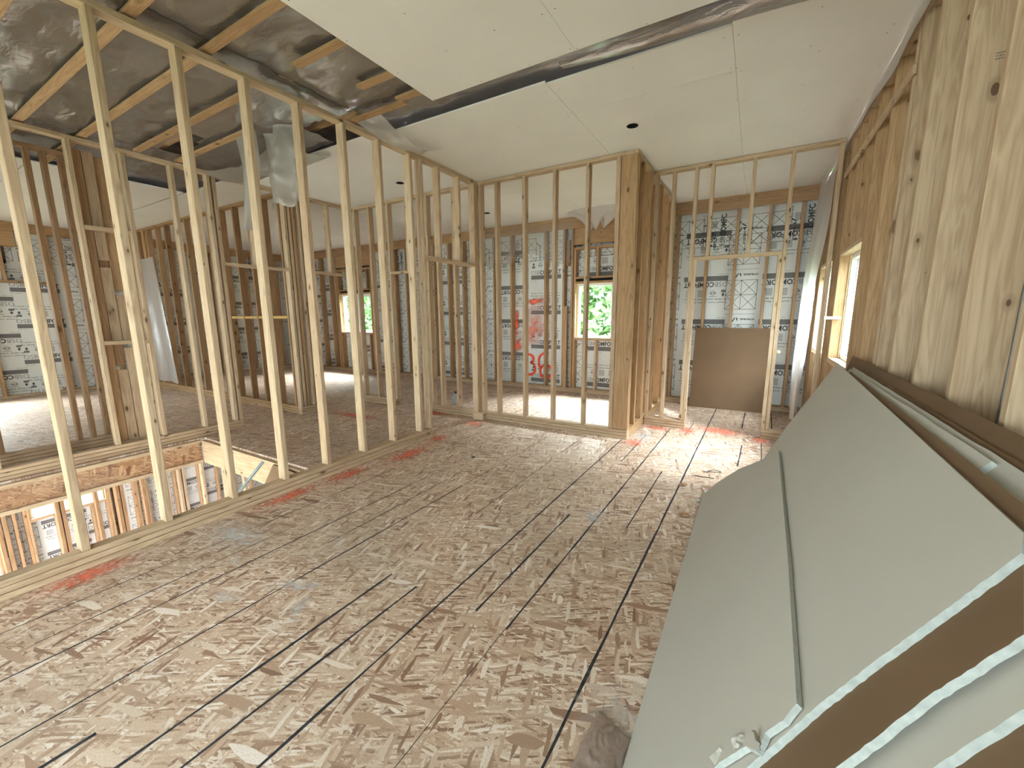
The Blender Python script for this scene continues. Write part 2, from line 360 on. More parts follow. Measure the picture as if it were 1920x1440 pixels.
def tileA():
    g = G2(); w = .64
    g.text('OSB', 0, .115, .105, .185, -.0008, 1); g.text('COMFORT', .192, .115, .105, .445, .0035, 0)
    g.rect(0, .02, w, .098, 1)
    g.text('ISO 9001', .0, -.012, .018, .13, 0, 0); g.text('www', .30, -.012, .018, .06, 0, 0)
    g.text('Soyez rusé, isolez en Bleu', 0, .42, .036, .60, .0004, 1)
    g.text('Be clever and insulate with Blue', 0, .37, .036, .62, .0004, 0)
    g.rect(.02, .235, .085, .275, 1); g.line(.055, .285, .055, .335, .02, 0); g.line(.035, .31, .075, .31, .016, 0)
    g.ring(.20, .285, .036, .007); g.line(.155, .285, .245, .285, .012, 1); g.rect(.15, .335, .25, .341, 0)
    for k in range(6):
        g.rect(.31, .24+k*.018, .42, .248+k*.018, 1); g.rect(.50, .24+k*.018, .60, .248+k*.018, 1)
    return g
def tileB():
    g = G2(); w = .42
    x0, y0, x1, y1 = 0, .14, w, .58
    for a in ((x0, y0, x1, y0), (x0, y1, x1, y1), (x0, y0, x0, y1), (x1, y0, x1, y1), (.21, y0, .21, y1), (0, .36, w, .36), (0, y0, .21, .36), (.21, y0, 0, .36), (.21, y0, w, .36), (w, y0, .21, .36), (0, .36, .21, y1), (.21, .36, 0, y1), (.21, .36, w, y1), (w, .36, .21, y1)):
        g.line(*a)
    g.text('STYRORAIL', .0, .045, .038, .20, .0016, 0)
    g.add([(.23, .035), (.25, .035), (.235, .085), (.222, .075)], [(0, 1, 2, 3)]); g.add([(.255, .04), (.27, .035), (.31, .10), (.29, .10)], [(0, 1, 2, 3)]); g.add([(.31, .12), (.335, .105), (.33, .14), (.315, .145)], [(0, 1, 2, 3)])
    g.line(0, -.02, w, -.02, .004)
    return g
TA, TB = tileA(), tileB()
PER = .675
def printed(parent, name, org, ud, vd, u0, u1, v0, v1, holes, phase=0, first_flip=True, cols=None, vs0=-.1):
    """tiles printed on a wall face; org + u*ud + v*vd"""
    org, ud, vd = Vector(org), Vector(ud), Vector(vd)
    V = []; Fc = []; MI = []
    def put(g, ou, ov, ang):
        c, s = (1, 0) if ang == 0 else (-1, 0) if ang == 180 else (0, 1)
        pts = [(ou+c*x-s*y, ov+s*x+c*y) for x, y in g.v]
        us = [p[0] for p in pts]; vs = [p[1] for p in pts]
        ok = [u0 <= p[0] <= u1 and v0 <= p[1] <= v1 and not any(h[0] < p[0] < h[1] and h[2] < p[1] < h[3] for h in holes) for p in pts]
        if not any(ok): return
        b = len(V); V.extend([org+ud*p[0]+vd*p[1] for p in pts])
        for f, mi in zip(g.f, g.mi):
            if all(ok[i] for i in f): Fc.append(tuple(i+b for i in f)); MI.append(mi)
    if cols is None:
        cols = []; u = u0-phase; flip = first_flip
        while u < u1: cols.append((u, flip)); u += 1.1; flip = not flip
    for u, flip in cols:
        v = vs0
        while v < 2.44:
            if flip: put(TA, u+1.22-.05, v+.62, 180); put(TB, u+.47, v+.66, 180)
            else: put(TA, u+.05, v, 0); put(TB, u+.75, v, 0)
            v += PER
        for kk in (0, 1): put(TB, u+.30+.62*kk, 2.50, 90)
        put(TA, u+1.2, 2.46, 90) 
    me = polys_mesh(name, V, Fc, M_INK); me.materials.append(M_GREY); me.polygons.foreach_set('material_index', MI)
    return link(name, me, parent)
def ubox(parent, name, side, u0, u1, w0, w1, z0, z1, mat, **k):
    """side x: u runs along x and w is y; side y: u runs along y and w is x"""
    if side == 'x': return B(parent, name, u0, u1, w0, w1, z0, z1, mat, **k)
    return B(parent, name, w0, w1, u0, u1, z0, z1, mat, **k)
def around(parent, name, side, u0, u1, w0, w1, z0, z1, holes, mat):
    """panels round rectangular openings (sorted along u)"""
    u = u0
    for (a, b, c, d) in sorted(holes):
        if a > u: ubox(parent, name, side, u, a, w0, w1, z0, z1, mat, bev=0)
        if c > z0: ubox(parent, name, side, a, b, w0, w1, z0, c, mat, bev=0)
        if d < z1: ubox(parent, name, side, a, b, w0, w1, d, z1, mat, bev=0)
        u = b
    if u < u1: ubox(parent, name, side, u, u1, w0, w1, z0, z1, mat, bev=0)

WN = [0]
def window(side, u0, u1, w_in, w_out, z0, z1, mull=None):
    """vinyl window set at the outside of the opening"""
    WN[0] += 1
    wm = (w_in+w_out)/2; s = 1 if w_out > w_in else -1
    loc = ((u0+u1)/2, wm, z0) if side == 'x' else (wm, (u0+u1)/2, z0)
    e = E(f'window_{WN[0]}', loc, kind='structure')
    a, b = sorted((w_out-s*.09, w_out+s*.005)); t = .045
    for q in ((u0, u1, z0, z0+t), (u0, u1, z1-t, z1), (u0, u0+t, z0+t, z1-t), (u1-t, u1, z0+t, z1-t)):
        ubox(e, 'window_frame', side, q[0], q[1], a, b, q[2], q[3], M_VINYL, bev=.004)
    if mull is None: mull = (u0+u1)/2
    ubox(e, 'mullion', side, mull-.02, mull+.02, a+.01, b-.01, z0+t, z1-t, M_VINYL, bev=.003)
    # inner sash on one side
    c, d = sorted((w_out-s*.045, w_out-s*.015)); sw = .032
    for q in ((mull+.02, u1-t, z0+t, z0+t+sw), (mull+.02, u1-t, z1-t-sw, z1-t), (mull+.02, mull+.02+sw, z0+t+sw, z1-t-sw), (u1-t-sw, u1-t, z0+t+sw, z1-t-sw)):
        ubox(e, 'sash', side, q[0], q[1], c, d, q[2], q[3], M_VINYL, bev=.003)
    g = w_out-s*.03
    ubox(e, 'pane', side, u0+t, u1-t, g-.002, g+.002, z0+t, z1-t, M_GLASS, bev=0)
    # foam and rough sill board
    c, d = sorted((w_in+s*.004, w_out-s*.092))
    ubox(e, 'sill', side, u0, u1, c, d, z0-.0, z0+.012, PW, bev=.001)
    c, d = sorted((w_out-s*.10, w_out-s*.091))
    for q in ((u0, u0+.02), (u1-.02, u1)): ubox(e, 'foam_bead', side, q[0], q[1], c, d, z0+.012, z1, M_FOAM, bev=.003)
    return e

def stud(parent, x0, x1, y0, y1, z0=ZB, z1=ZT, mat=None, name='stud', j=JT):
    return B(parent, name, x0, x1, y0, y1, z0, z1, mat or PW, jit=j)

# ------------------------------------------------------------------ exterior walls
# far wall : framing y 7.2-7.34, sheathing 7.34-7.38
HF = [(-2.88, -1.55, 1.03, 2.02), (-9.55, -8.35, 1.03, 2.02)]
far = E('wall_far', (-5.5, 7.27, 0), kind='structure')
around(far, 'sheathing', 'x', -11.95, .86, 7.345, 7.385, 0, 3.35, HF, M_SHEATH)
printed(far, 'printed_pattern', (0, 7.3435, 0), (1, 0, 0), (0, 0, 1), -11.9, .8, .02, 2.98, [(h[0]-.02, h[1]+.02, h[2]-.02, h[3]+.02) for h in HF], cols=[(-1.575, True), (-.475, True), (-2.8, False), (-3.92, False), (-5.10, True), (-6.2, False), (-7.3, True), (-8.4, False), (-9.5, True), (-10.6, False), (-11.7, True)], vs0=-.575)
B(far, 'bottom_plate', -11.75, .68, 7.2, 7.34, 0, .038, PW); B(far, 'bottom_plate', -11.75, .68, 7.2, 7.34, .038, .076, PW)
B(far, 'top_plate', -11.75, .68, 7.2, 7.34, 3.146, 3.184, WW); B(far, 'top_plate', -11.75, .68, 7.2, 7.34, 3.108, 3.146, WW)
B(far, 'rim_board', -11.75, .68, 7.19, 7.2, 2.99, 3.108, WW)
fs = [-.72, -.325, .085, .47, -1.16, -4.66, -4.62+.02, -4.25, -3.5, -3.12, -2.95, -5.02, -5.45, -5.85, -6.25, -6.7, -7.1, -7.5, -7.95, -8.3, -9.62, -9.66+.0, -9.9, -10.3, -10.75, -11.2, -11.6]
for x in sorted(set(round(f, 3) for f in fs)):
    if any(h[0]-.0 < x < h[1] for h in HF): continue
    stud(far, x-.019, x+.019, 7.2, 7.34, .076, 3.108, WW)
for (a, b, c, d) in HF:
    B(far, 'window_header', a-.04, b+.04, 7.2, 7.34, 2.62, 2.658, WW); B(far, 'window_header', a-.04, b+.04, 7.2, 7.23, 2.70, 3.108, WW)
    B(far, 'window_header', a, b, 7.2, 7.34, d, d+.038, WW); B(far, 'window_header', a, b, 7.2, 7.34, d+.085, d+.12, WW); B(far, 'header_gap_shade', a, b, 7.25, 7.34, d+.038, d+.085, M_GAP_SHADE)  # last box is solid, its dark colour paints the shade between the header boards
    B(far, 'window_sill_plate', a, b, 7.2, 7.34, c-.038, c, PW)
    for x in (a-.019, b+.019): stud(far, x-.019, x+.019, 7.2, 7.34, .076, 2.62, WW, 'jack_stud')
    for k in range(1, 4):
        x = a+(b-a)*k/3.3
        stud(far, x-.019, x+.019, 7.2, 7.34, .076, c-.038, PW, 'cripple_stud'); stud(far, x-.019, x+.019, 7.2, 7.34, d+.12, 2.62, WW, 'cripple_stud')
B(far, 'nailing_block', -3.06, -3.0, 7.19, 7.25, 2.35, 2.8, DW); B(far, 'nailing_block', -3.10, -3.04, 7.19, 7.25, .076, 1.62, WW)
# left exterior wall : framing x -11.9..-11.76, sheathing beyond
HL = [(-1.9, -.5, .9, 2.1), (-.2, 1.25, .9, 2.1)]
lw = E('wall_left', (-11.83, 2, 0), kind='structure')
around(lw, 'sheathing', 'y', -3.2, 7.345, -11.945, -11.905, 0, 3.35, HL, M_SHEATH)
printed(lw, 'printed_pattern', (-11.9035, 0, 0), (0, 1, 0), (0, 0, 1), -3.1, 7.2, .02, 3.1, [(h[0]-.02, h[1]+.02, h[2]-.02, h[3]+.02) for h in HL], phase=.5)
B(lw, 'bottom_plate', -11.9, -11.76, -3.1, 7.2, 0, .038, PW); B(lw, 'top_plate', -11.9, -11.76, -3.1, 7.2, 3.146, 3.184, WW); B(lw, 'top_plate', -11.9, -11.76, -3.1, 7.2, 3.02, 3.146, WW)
B(lw, 'window_header', -11.9, -11.76, -1.9, 2.5, 2.1, 2.14, DW); B(lw, 'window_header', -11.9, -11.76, -.2, 2.1, 2.75, 3.02, WW)
for y in (-2.8, -2.4, -2.0, -.35, 1.35, 1.62, 2.5, 2.9, 3.3, 3.7, 4.1, 4.5, 4.9, 5.3, 5.7, 6.1, 6.5, 6.9):
    stud(lw, -11.9, -11.76, y-.019, y+.019, .038, 3.02 if y not in (1.62,) else 2.1, WW)
for y in (1.9, 2.2): stud(lw, -11.9, -11.76, y-.019, y+.019, 2.14, 2.75, WW, 'cripple_stud')
# right exterior wall : framing x .68..82
HR = [(-2.5, -.9, .9, 2.25), (4.31, 5.25, 1.0, 2.02), (5.75, 6.65, 1.0, 2.02)]
rw = E('wall_right', (.75, 2, 0), kind='structure')
around(rw, 'sheathing', 'y', -3.2, 7.345, .825, .865, 0, 3.35, HR, M_SHEATH)
B(rw, 'bottom_plate', .68, .82, -3.1, 7.2, 0, .038, PW)
B(rw, 'top_plate', .68, .82, -3.1, 7.2, 3.146, 3.184, PW); B(rw, 'top_plate', .68, .82, -3.1, 7.2, 3.10, 3.146, PW)
for y in (-2.6, -2.2, -1.8, -1.4, -1.0, -.6, -.2, .2, .6, 1.0, 1.40, 1.81, 2.235, 2.65, 3.06, 3.36, 3.44, 3.86, 4.27, 5.27, 5.31, 5.70, 6.67, 7.08):
    top = 3.10
    if -2.5 < y < -.9: continue
    stud(rw, .68, .82, y-.019, y+.019, .038, top, PW if y < 3.5 else WW)
for (sx, sy2, sz) in ((.789, 2.6302, 2.497), (.764, 3.0402, 2.475)):   # faded, unreadable ink stamps on two studs
    g2 = G2(); rs = random.Random(3)
    for row in range(3):
        xx = -.02
        while xx < .016:
            ww = rs.uniform(.003, .008); g2.rect(xx, .012-row*.011, xx+ww, .018-row*.011); xx += ww+.002
    link('grade_stamp', polys_mesh('stamp', [(sx+p[0], sy2, sz+p[1]) for p in g2.v], g2.f, M_STAMP), rw)
o = B(None, 'ledger_board', .662, .6798, 3.38, 5.5, 2.80, 2.855, PW); tag(o, 'horizontal board nailed across the right wall studs above the window', 'board')
for (a, b, c, d) in HR:
    B(rw, 'window_header', .68, .82, a-.02, b+.02, d, d+.038, PW); B(rw, 'window_sill_plate', .68, .82, a-.02, b+.02, c-.038, c, PW)
    for k in (1, 2):
        y = a+(b-a)*k/3
        stud(rw, .68, .82, y-.019, y+.019, .038, c-.038, WW, 'cripple_stud'); stud(rw, .68, .82, y-.019, y+.019, d+.038, 3.10, WW, 'cripple_stud')
# rear wall behind the viewpoint, with wide patio and window openings
bw = E('wall_rear', (-5, -3.15, 0), kind='structure')
HB = [(-2.5, .3, .1, 2.4), (-5.5, -3.7, .9, 2.3), (-10, -8, .9, 2.2)]
around(bw, 'sheathing', 'x', -11.95, .86, -3.26, -3.22, 0, 3.35, HB, M_SHEATH)
for k in range(32):
    x = -11.8+.4064*k
    if any(h[0]-.02 < x < h[1]+.02 for h in HB) or x > .8: continue
    stud(bw, x-.019, x+.019, -3.22, -3.12, .038, 3.146, PW)
B(bw, 'top_plate', -11.75, .68, -3.22, -3.12, 3.146, 3.184, PW); B(bw, 'bottom_plate', -11.75, -2.5, -3.22, -3.12, 0, .038, PW)

window('x', HF[0][0], HF[0][1], 7.2, 7.38, HF[0][2], HF[0][3], -2.21)
window('x', HF[1][0], HF[1][1], 7.2, 7.38, HF[1][2], HF[1][3])
window('y', HR[0][0], HR[0][1], .68, .86, HR[0][2], HR[0][3])
window('y', HR[1][0], HR[1][1], .68, .86, HR[1][2], HR[1][3])
window('y', HR[2][0], HR[2][1], .68, .86, HR[2][2], HR[2][3])
window('y', HL[0][0], HL[0][1], -11.76, -11.94, HL[0][2], HL[0][3])
window('y', HL[1][0], HL[1][1], -11.76, -11.94, HL[1][2], HL[1][3])
for h in HB: window('x', h[0], h[1], -3.12, -3.25, h[2], h[3])

# spray-painted figures on the far wall sheathing
def stroke(parent, name, pts, w, y, mat):
    V = []; Fc = []
    for i, p in enumerate(pts):
        a = Vector(pts[max(0, i-1)]); b = Vector(pts[min(len(pts)-1, i+1)]); d = (b-a).normalized(); n = Vector((-d.y, d.x))*w/2*random.uniform(.85, 1.15)
        V += [(p[0]+n.x, y, p[1]+n.y), (p[0]-n.x, y, p[1]-n.y)]
    Fc = [(2*i, 2*i+1, 2*i+3, 2*i+2) for i in range(len(pts)-1)]
    return link(name, polys_mesh(name, V, Fc, mat), parent)
def arc(cx, cz, r, a0, a1, n=10, rz=None): return [(cx+r*math.cos(math.radians(a0+(a1-a0)*i/n)), cz+(rz or r)*math.sin(math.radians(a0+(a1-a0)*i/n))) for i in range(n+1)]
x3 = -3.93
stroke(far, 'spray_paint', arc(x3, .58, .12, 165, -60, 10, .09)+arc(x3+.02, .38, .14, 80, -130, 10, .13), .05, 7.342, M_ORANGES)
stroke(far, 'spray_paint', arc(x3+.40, .55, .16, 70, 190)+[(x3+.24, .45)]+arc(x3+.40, .34, .13, 150, 510, 18), .05, 7.3412, M_ORANGES)
M_OR2 = soft_paint('orange_mist', (.95, .22, .12), .55, 6); M_OR3 = soft_paint('orange_stripe', (.93, .16, .08), 1.0, 6)
patch(far, 'spray_paint', -4.2, 1.35, .16, 1.1, 0, M_OR3, 7.341, 'y'); patch(far, 'spray_paint', -3.78, 1.74, .75, .20, 0, M_OR3, 7.3405, 'y')
patch(far, 'spray_paint', -3.80, 1.22, .8, 1.1, 0, M_OR2, 7.34, 'y'); patch(far, 'spray_paint', -4.18, .86, .4, .4, 0, M_OR3, 7.3395, 'y')

# ------------------------------------------------------------------ interior partitions
def plates3(e, side, u0, u1, w0, w1, mat=None):
    for k in range(3):
        dj = random.uniform(-.002, .002)
        ubox(e, 'bottom_plate', side, u0, u1-random.uniform(0, .004), w0+dj, w1+dj, .038*k+.0006, .038*(k+1)-.0026, mat or PW, bev=.0045)
LX0, LX1 = -3.36, -3.27
L = E('stud_frame', (LX1, 1.2, 0), 'long bare stud partition along the stair opening, nearest frame at left', 'wall frame')
plates3(L, 'y', -2.6, 3.65, LX0, LX1); B(L, 'top_plate', LX0, LX1, -2.6, 4.69, 3.146, 3.184, PW, label='long top plate under the ceiling strapping')
for r in (-1.8, -1.4, -1.0, -.58, -.17, .236, .643, 1.041, 1.448, 1.852, 2.253, 2.665, 3.07, 3.485, 3.648):
    stud(L, LX0, LX1, r-.038, r, j=.0022)
stud(L, LX0, LX1, 4.605, 4.643, .002, ZT); stud(L, LX0, LX1, 4.65, 4.688, .002, ZT)
B(L, 'door_header', LX0, LX1, 3.648, 4.605, 2.10, 2.138, PW)
for y in (3.90, 4.28): stud(L, LX0, LX1, y, y+.038, 2.138, ZT, name='cripple_stud')

MX0, MX1 = -5.87, -5.78
Mw = E('stud_frame', (MX1, 1, 0), 'stud partition on the far side of the stair opening, with two doorways', 'wall frame')
plates3(Mw, 'y', -2.6, 2.74, MX0, MX1); plates3(Mw, 'y', 3.56, 3.95, MX0, MX1)
B(Mw, 'top_plate', MX0, MX1, -2.6, 4.69, 3.146, 3.184, PW)
for r in (-1.6, -1.2, -.8, -.4, .0, .28, .686, 1.10, 1.507, 1.908, 2.327, 2.68, 2.74): stud(Mw, MX0, MX1, r-.038, r)
for r in (3.60, 3.655, 3.71, 3.80, 3.86, 3.948): stud(Mw, MX0, MX1, r-.038, r, mat=WW if r == 3.71 else PW)
for a, b in ((2.74, 3.562), (3.948, 4.60)): B(Mw, 'door_header', MX0, MX1, a, b, 2.10, 2.138, PW)
for y in (3.12, 4.25): stud(Mw, MX0, MX1, y, y+.038, 2.138, ZT, name='cripple_stud')
stud(Mw, MX0, MX1, 4.60, 4.638)
for z in (2.33, 1.18): B(Mw, 'blocking', MX0, MX1, 1.507, 1.87, z, z+.04, PW)

# wide boards crowded behind the blocking (partition corner build-up)
e = E('board_stack', (-5.98, 1.75, .1), 'upright offcut boards nailed together behind the blocking at left', 'lumber')
for (x, y0, y1, z0, z1, mm) in ((-5.94, 1.515, 1.60, .116, 3.10, WW), (-5.94, 1.605, 1.69, 2.05, 3.10, PW), (-5.94, 1.605, 1.69, 1.22, 1.98, PW), (-5.94, 1.695, 1.78, 1.22, 1.70, PW), (-5.94, 1.605, 1.69, .116, .90, PW), (-5.935, 1.695, 1.785, .116, 1.14, PW), (-5.985, 1.605, 1.69, .95, 3.10, DW), (-5.985, 1.695, 1.78, 1.75, 3.08, WW), (-5.985, 1.785, 1.87, 1.2, 2.6, WW)):
    B(e, 'board', x, x+.038, y0, y1, z0, z1, mm, jit=.0015)

P = E('stud_frame', (-6.4, 1, 0), 'short closet stud frame standing behind the far stair partition', 'wall frame')
plates3(P, 'y', -2.0, 1.62, -6.49, -6.40); B(P, 'top_plate', -6.49, -6.40, -2.0, 1.62, 3.146, 3.184, DW)
for r in (-1.2, -.8, -.4, 0, .4, .8): stud(P, -6.49, -6.40, r-.038, r, mat=DW)
for r in (1.36, 1.475, 1.60): stud(P, -6.49, -6.40, r-.038, r, mat=DW)

T1 = E('stud_frame', (-8.8, 3.65, 0), 'cross stud partition beyond the stair opening running to the left wall', 'wall frame')
plates3(T1, 'x', -11.75, -5.875, 3.565, 3.655, WW); B(T1, 'top_plate', -11.75, -5.875, 3.565, 3.655, 3.146, 3.184, WW)
for k in range(15):
    x = -5.90-.405*k
    if x < -11.7: break
    stud(T1, x-.038, x, 3.565, 3.655, mat=WW if k % 3 else DW)
stud(T1, -6.32-.038, -6.32, 3.565, 3.655, mat=DW)
stud(T1, -10.98, -10.94, 3.565, 3.655, mat=WW); stud(T1, -10.6, -10.5, 3.565, 3.655, mat=WW)
B(T1, 'brace', -7.9, -5.95, 3.57, 3.65, 1.43, 1.47, [plain('yellow_strip', (.55, .33, .05), .5)]*3)

FY0, FY1 = 4.69, 4.78
FP = E('stud_frame', (-3, FY0, 0), 'cross stud partition in front of the middle room with the 36 written behind', 'wall frame')
FP['label'] = 'cross stud partition in the middle, in front of the middle room window'
plates3(FP, 'x', -4.20, -1.19, FY0, FY1); plates3(FP, 'x', -5.78, -4.98, FY0, FY1)
B(FP, 'top_plate', -5.87, -1.335, FY0, FY1, 3.146, 3.184, PW)
for r in (-1.735-.0, -2.15, -2.56, -2.97, -3.225, -3.675, -3.98, -4.165, -5.36, -5.12, -5.70, -4.945): stud(FP, r-.038, r, FY0, FY1)
stud(FP, -3.36, -3.322, FY0, FY1); stud(FP, -1.425, -1.375, FY0, FY1)
B(FP, 'door_header', -4.945, -4.203, FY0, FY1, 2.10, 2.138, PW)
stud(FP, -4.6, -4.562, FY0, FY1, 2.138, ZT, name='cripple_stud')
B(FP, 'plate_block', -3.36, -3.19, 4.60, 4.689, .001, .11, PW)

JW = E('stud_frame', (-1.26, 5.5, 0), 'deep stud wall turning back from the corner post, seen end on', 'wall frame')
plates3(JW, 'y', 4.69+.092, 7.195, -1.33, -1.19, WW)
B(JW, 'top_plate', -1.333, -1.19, 4.69, 7.195, 3.146, 3.184, PW)
B(JW, 'corner_post', -1.37, -1.195, 4.688, 4.728, .115, ZT, WW, label='wide solid corner post'); stud(JW, -1.33, -1.19, 4.73, 4.765, mat=WW)
for r in (5.03, 5.38, 5.45, 5.95, 6.05, 6.50, 6.95, 7.15): stud(JW, -1.33, -1.19, r-.038, r, mat=WW, j=.001)

DY0, DY1 = 5.5, 5.59
DP = E('stud_frame', (-.3, DY0, 0), 'stud partition with an open doorway at right, before the far room', 'wall frame')
plates3(DP, 'x', -1.185, -.665, DY0, DY1); plates3(DP, 'x', .165, .65, DY0, DY1)
B(DP, 'top_plate', -1.185, .65, DY0, DY1, 3.146, 3.184, PW)
for r in (-1.145, -.945, -.70): stud(DP, r-.038, r, DY0, DY1)
stud(DP, -.70, -.664, DY0, DY1, ZB, 2.10, name='jack_stud'); stud(DP, .165, .203, DY0, DY1, ZB, 2.10, name='jack_stud')
stud(DP, .206, .244, DY0, DY1); stud(DP, .61, .648, DY0, DY1)
B(DP, 'door_header', -.70, .205, DY0, DY1, 2.10, 2.138, PW)
for r in (-.525, -.11): stud(DP, r-.038, r, DY0, DY1, 2.138, ZT, name='cripple_stud')

# ------------------------------------------------------------------ stair opening edges
e = E('floor_joist', (-5.74, 0, -.02), 'I-joist with wood flanges and strand-board web edging the stair opening', 'joist')
B(e, 'top_flange', -5.77, -5.71, -3, 2.2, -.06, -.021, PW); B(e, 'web', -5.745, -5.735, -3, 2.2, -.265, -.06, M_OSBD); B(e, 'bottom_flange', -5.77, -5.71, -3, 2.2, -.305, -.265, PW)
o = B(None, 'floor_joist', -5.70, -3.36, 2.20, 2.25, -.30, -.021, PW); tag(o, 'wide plank header closing the end of the stair opening', 'joist')
e = E('floor_joist', (-3.33, 0, -.02), 'hidden joist under the near stud partition', 'joist'); e['label'] = 'joist directly below the near long partition plate'
B(e, 'top_flange', -3.36, -3.30, -3, 2.2, -.06, -.021, PW); B(e, 'web', -3.335, -3.325, -3, 2.2, -.265, -.06, M_OSBD); B(e, 'bottom_flange', -3.36, -3.30, -3, 2.2, -.305, -.265, PW)

# lower storey
lf = B(None, 'floor', -12, .9, -3.2, 7.4, -3.75, -3.7, M_CONC); lf.name = 'floor_lower'; tag(lf, kind='structure')
low = E('wall_lower_left', (-11.83, 2, -3.7), kind='structure')
HLL = [(1.60, 2.66, -2.40, -1.2), (-.8, .3, -2.40, -1.2)]
around(low, 'sheathing', 'y', -3.2, 7.3, -11.945, -11.905, -3.7, -.02, HLL, M_SHEATH)
printed(low, 'printed_pattern', (-11.9035, 0, -3.7), (0, 1, 0), (0, 0, 1), -3.1, 7.2, .02, 3.4, [(h[0]-.02, h[1]+.02, h[2]+3.68, h[3]+3.72) for h in HLL], phase=.1)
for y in [-1.6, -1.2, -.85, .35, .75, 1.15, 1.28, 1.40, 1.53, 1.57, 2.69, 2.73, 2.82, 3.15, 3.19, 3.35, 3.65, 3.9, 4.0, 4.4, 4.44, 4.8, 5.2, 5.6, 6.0]: stud(low, -11.9, -11.76, y-.019, y+.019, -3.7, -.3, WW)
for y in (1.93, 2.2, 2.45): stud(low, -11.9, -11.76, y-.019, y+.019, -3.7, -2.44, WW, 'cripple_stud')
B(low, 'window_sill_plate', -11.9, -11.76, 1.59, 2.67, -2.44, -2.402, WW)
window('y', 1.60, 2.66, -11.76, -11.94, -2.40, -1.2); window('y', -.8, .3, -11.76, -11.94, -2.40, -1.2)
lfw = E('wall_lower_far', (-8, 7.27, -3.7), kind='structure')
B(lfw, 'sheathing', -11.9, .8, 7.345, 7.385, -3.7, -.02, M_SHEATH, bev=0)
lrw = E('wall_lower_right', (-3.4, 0, -3.7), kind='structure'); B(lrw, 'sheathing', -3.30, -3.29, -3, 7.3, -3.7, -.33, M_DRY, bev=0)
lp = E('stud_frame', (-8.0, 2, -3.7), 'dark stud frame on the lower storey seen through the stair opening', 'wall frame')
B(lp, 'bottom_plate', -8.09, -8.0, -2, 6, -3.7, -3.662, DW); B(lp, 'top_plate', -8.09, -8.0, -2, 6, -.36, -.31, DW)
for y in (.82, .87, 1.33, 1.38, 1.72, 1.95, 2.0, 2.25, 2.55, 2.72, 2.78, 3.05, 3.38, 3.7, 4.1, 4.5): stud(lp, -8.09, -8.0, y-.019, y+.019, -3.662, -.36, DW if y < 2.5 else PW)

# galvanised strip and drywall offcut in the stair opening
me = polys_mesh('strip', [(x, y, z) for z in (-.2, .2) for x, y in ((-.016, 0), (-.016, .014), (-.014, .014), (-.014, .002), (.014, .002), (.014, .014), (.016, .014), (.016, 0))],
                [(k, (k+1) % 8, 8+(k+1) % 8, 8+k) for k in range(8)]+[(0, 1, 2, 3, 4, 5, 6, 7)[::-1], (8, 9, 10, 11, 12, 13, 14, 15)], M_ZINC)
sa, sb = Vector((-3.60, 1.53, -.06)), Vector((-3.55, 1.803, .228))
o = link('metal_strip', me, None, (sa+sb)/2); o.rotation_euler = (sb-sa).to_track_quat('Z', 'Y').to_euler()
tag(o, 'galvanised steel strip sticking up at the end of the stair opening', 'metal strip')
o = link('drywall_offcut', polys_mesh('offcut', [(-4.35, 2.18, -.33), (-3.55, 2.18, -.33), (-3.45, 2.18, -.05), (-4.1, 2.18, -.02), (-4.35, 2.165, -.33), (-3.55, 2.165, -.33), (-3.45, 2.165, -.05), (-4.1, 2.165, -.02)], [(3, 2, 1, 0), (4, 5, 6, 7), (0, 1, 5, 4), (1, 2, 6, 5), (2, 3, 7, 6), (3, 0, 4, 7)], M_BACK)); 
tag(o, 'brown-backed drywall offcut inside the end of the stair opening', 'drywall')

# ------------------------------------------------------------------ ceiling
def hpoly(pts, holes, z0, z1, mat):
    """flat slab with outline pts and round holes"""
    bm = bmesh.new(); edges = []
    for loop in [pts]+[[(cx+r*math.cos(2*math.pi*i/28), cy_+r*math.sin(2*math.pi*i/28)) for i in range(28)] for cx, cy_, r in holes]:
        vs = [bm.verts.new((x, y, z0)) for x, y in loop]
        edges += [bm.edges.new((vs[i], vs[(i+1) % len(vs)])) for i in range(len(vs))]
    bmesh.ops.triangle_fill(bm, edges=edges, use_beauty=True, use_dissolve=False)
    r = bmesh.ops.extrude_face_region(bm, geom=bm.faces[:])
    bmesh.ops.translate(bm, vec=(0, 0, z1-z0), verts=[v for v in r['geom'] if isinstance(v, bmesh.types.BMVert)])
    bmesh.ops.recalc_face_normals(bm, faces=bm.faces[:])
    me = bpy.data.meshes.new('slab'); bm.to_mesh(me); bm.free(); me.materials.append(mat); return me
def rc(x0, x1, y0, y1): return [(x0, y0), (x1, y0), (x1, y1), (x0, y1)]
ceil = E('ceiling', (0, 4, ZC), kind='structure')
D0, D1 = 3.1865, 3.199
g = .0022
def panel(x0, x1, y0, y1, holes=(), dz=0):
    o = link('ceiling_panel', hpoly(rc(x0+g/2, x1-g/2, y0+g/2, y1-g/2), holes, D0+dz, D1+dz, M_DRY), ceil); return o
panel(-2.4, -1.165, -3.1, 2.83); panel(-1.165, .665, -3.1, 2.83)
CAN1 = (-1.119, 4.129, .052); CAN2 = (-4.167, 4.201, .052); CAN3 = (-4.097, 6.144, .052)
panel(-5.9, -3.3, 3.0, 5.4, (CAN2,)); panel(-3.3, -1.50, 3.06, 5.4)
panel(-1.50, -.257, 3.09, 3.63); panel(-1.50, -.257, 3.63, 6.1, (CAN1,)); panel(-.257, .67, 3.04, 7.3)
panel(-1.50, -.257, 6.1, 7.3); panel(-5.9, -3.9, 5.4, 7.3, (CAN3,)); panel(-3.9, -2.6, 5.4, 7.3); panel(-2.6, -1.5, 5.4, 7.3)
panel(-7.1, -5.9, 2.96, 7.3); panel(-9.5, -7.1, 2.96, 7.3); panel(-11.9, -9.5, 2.96, 7.3)
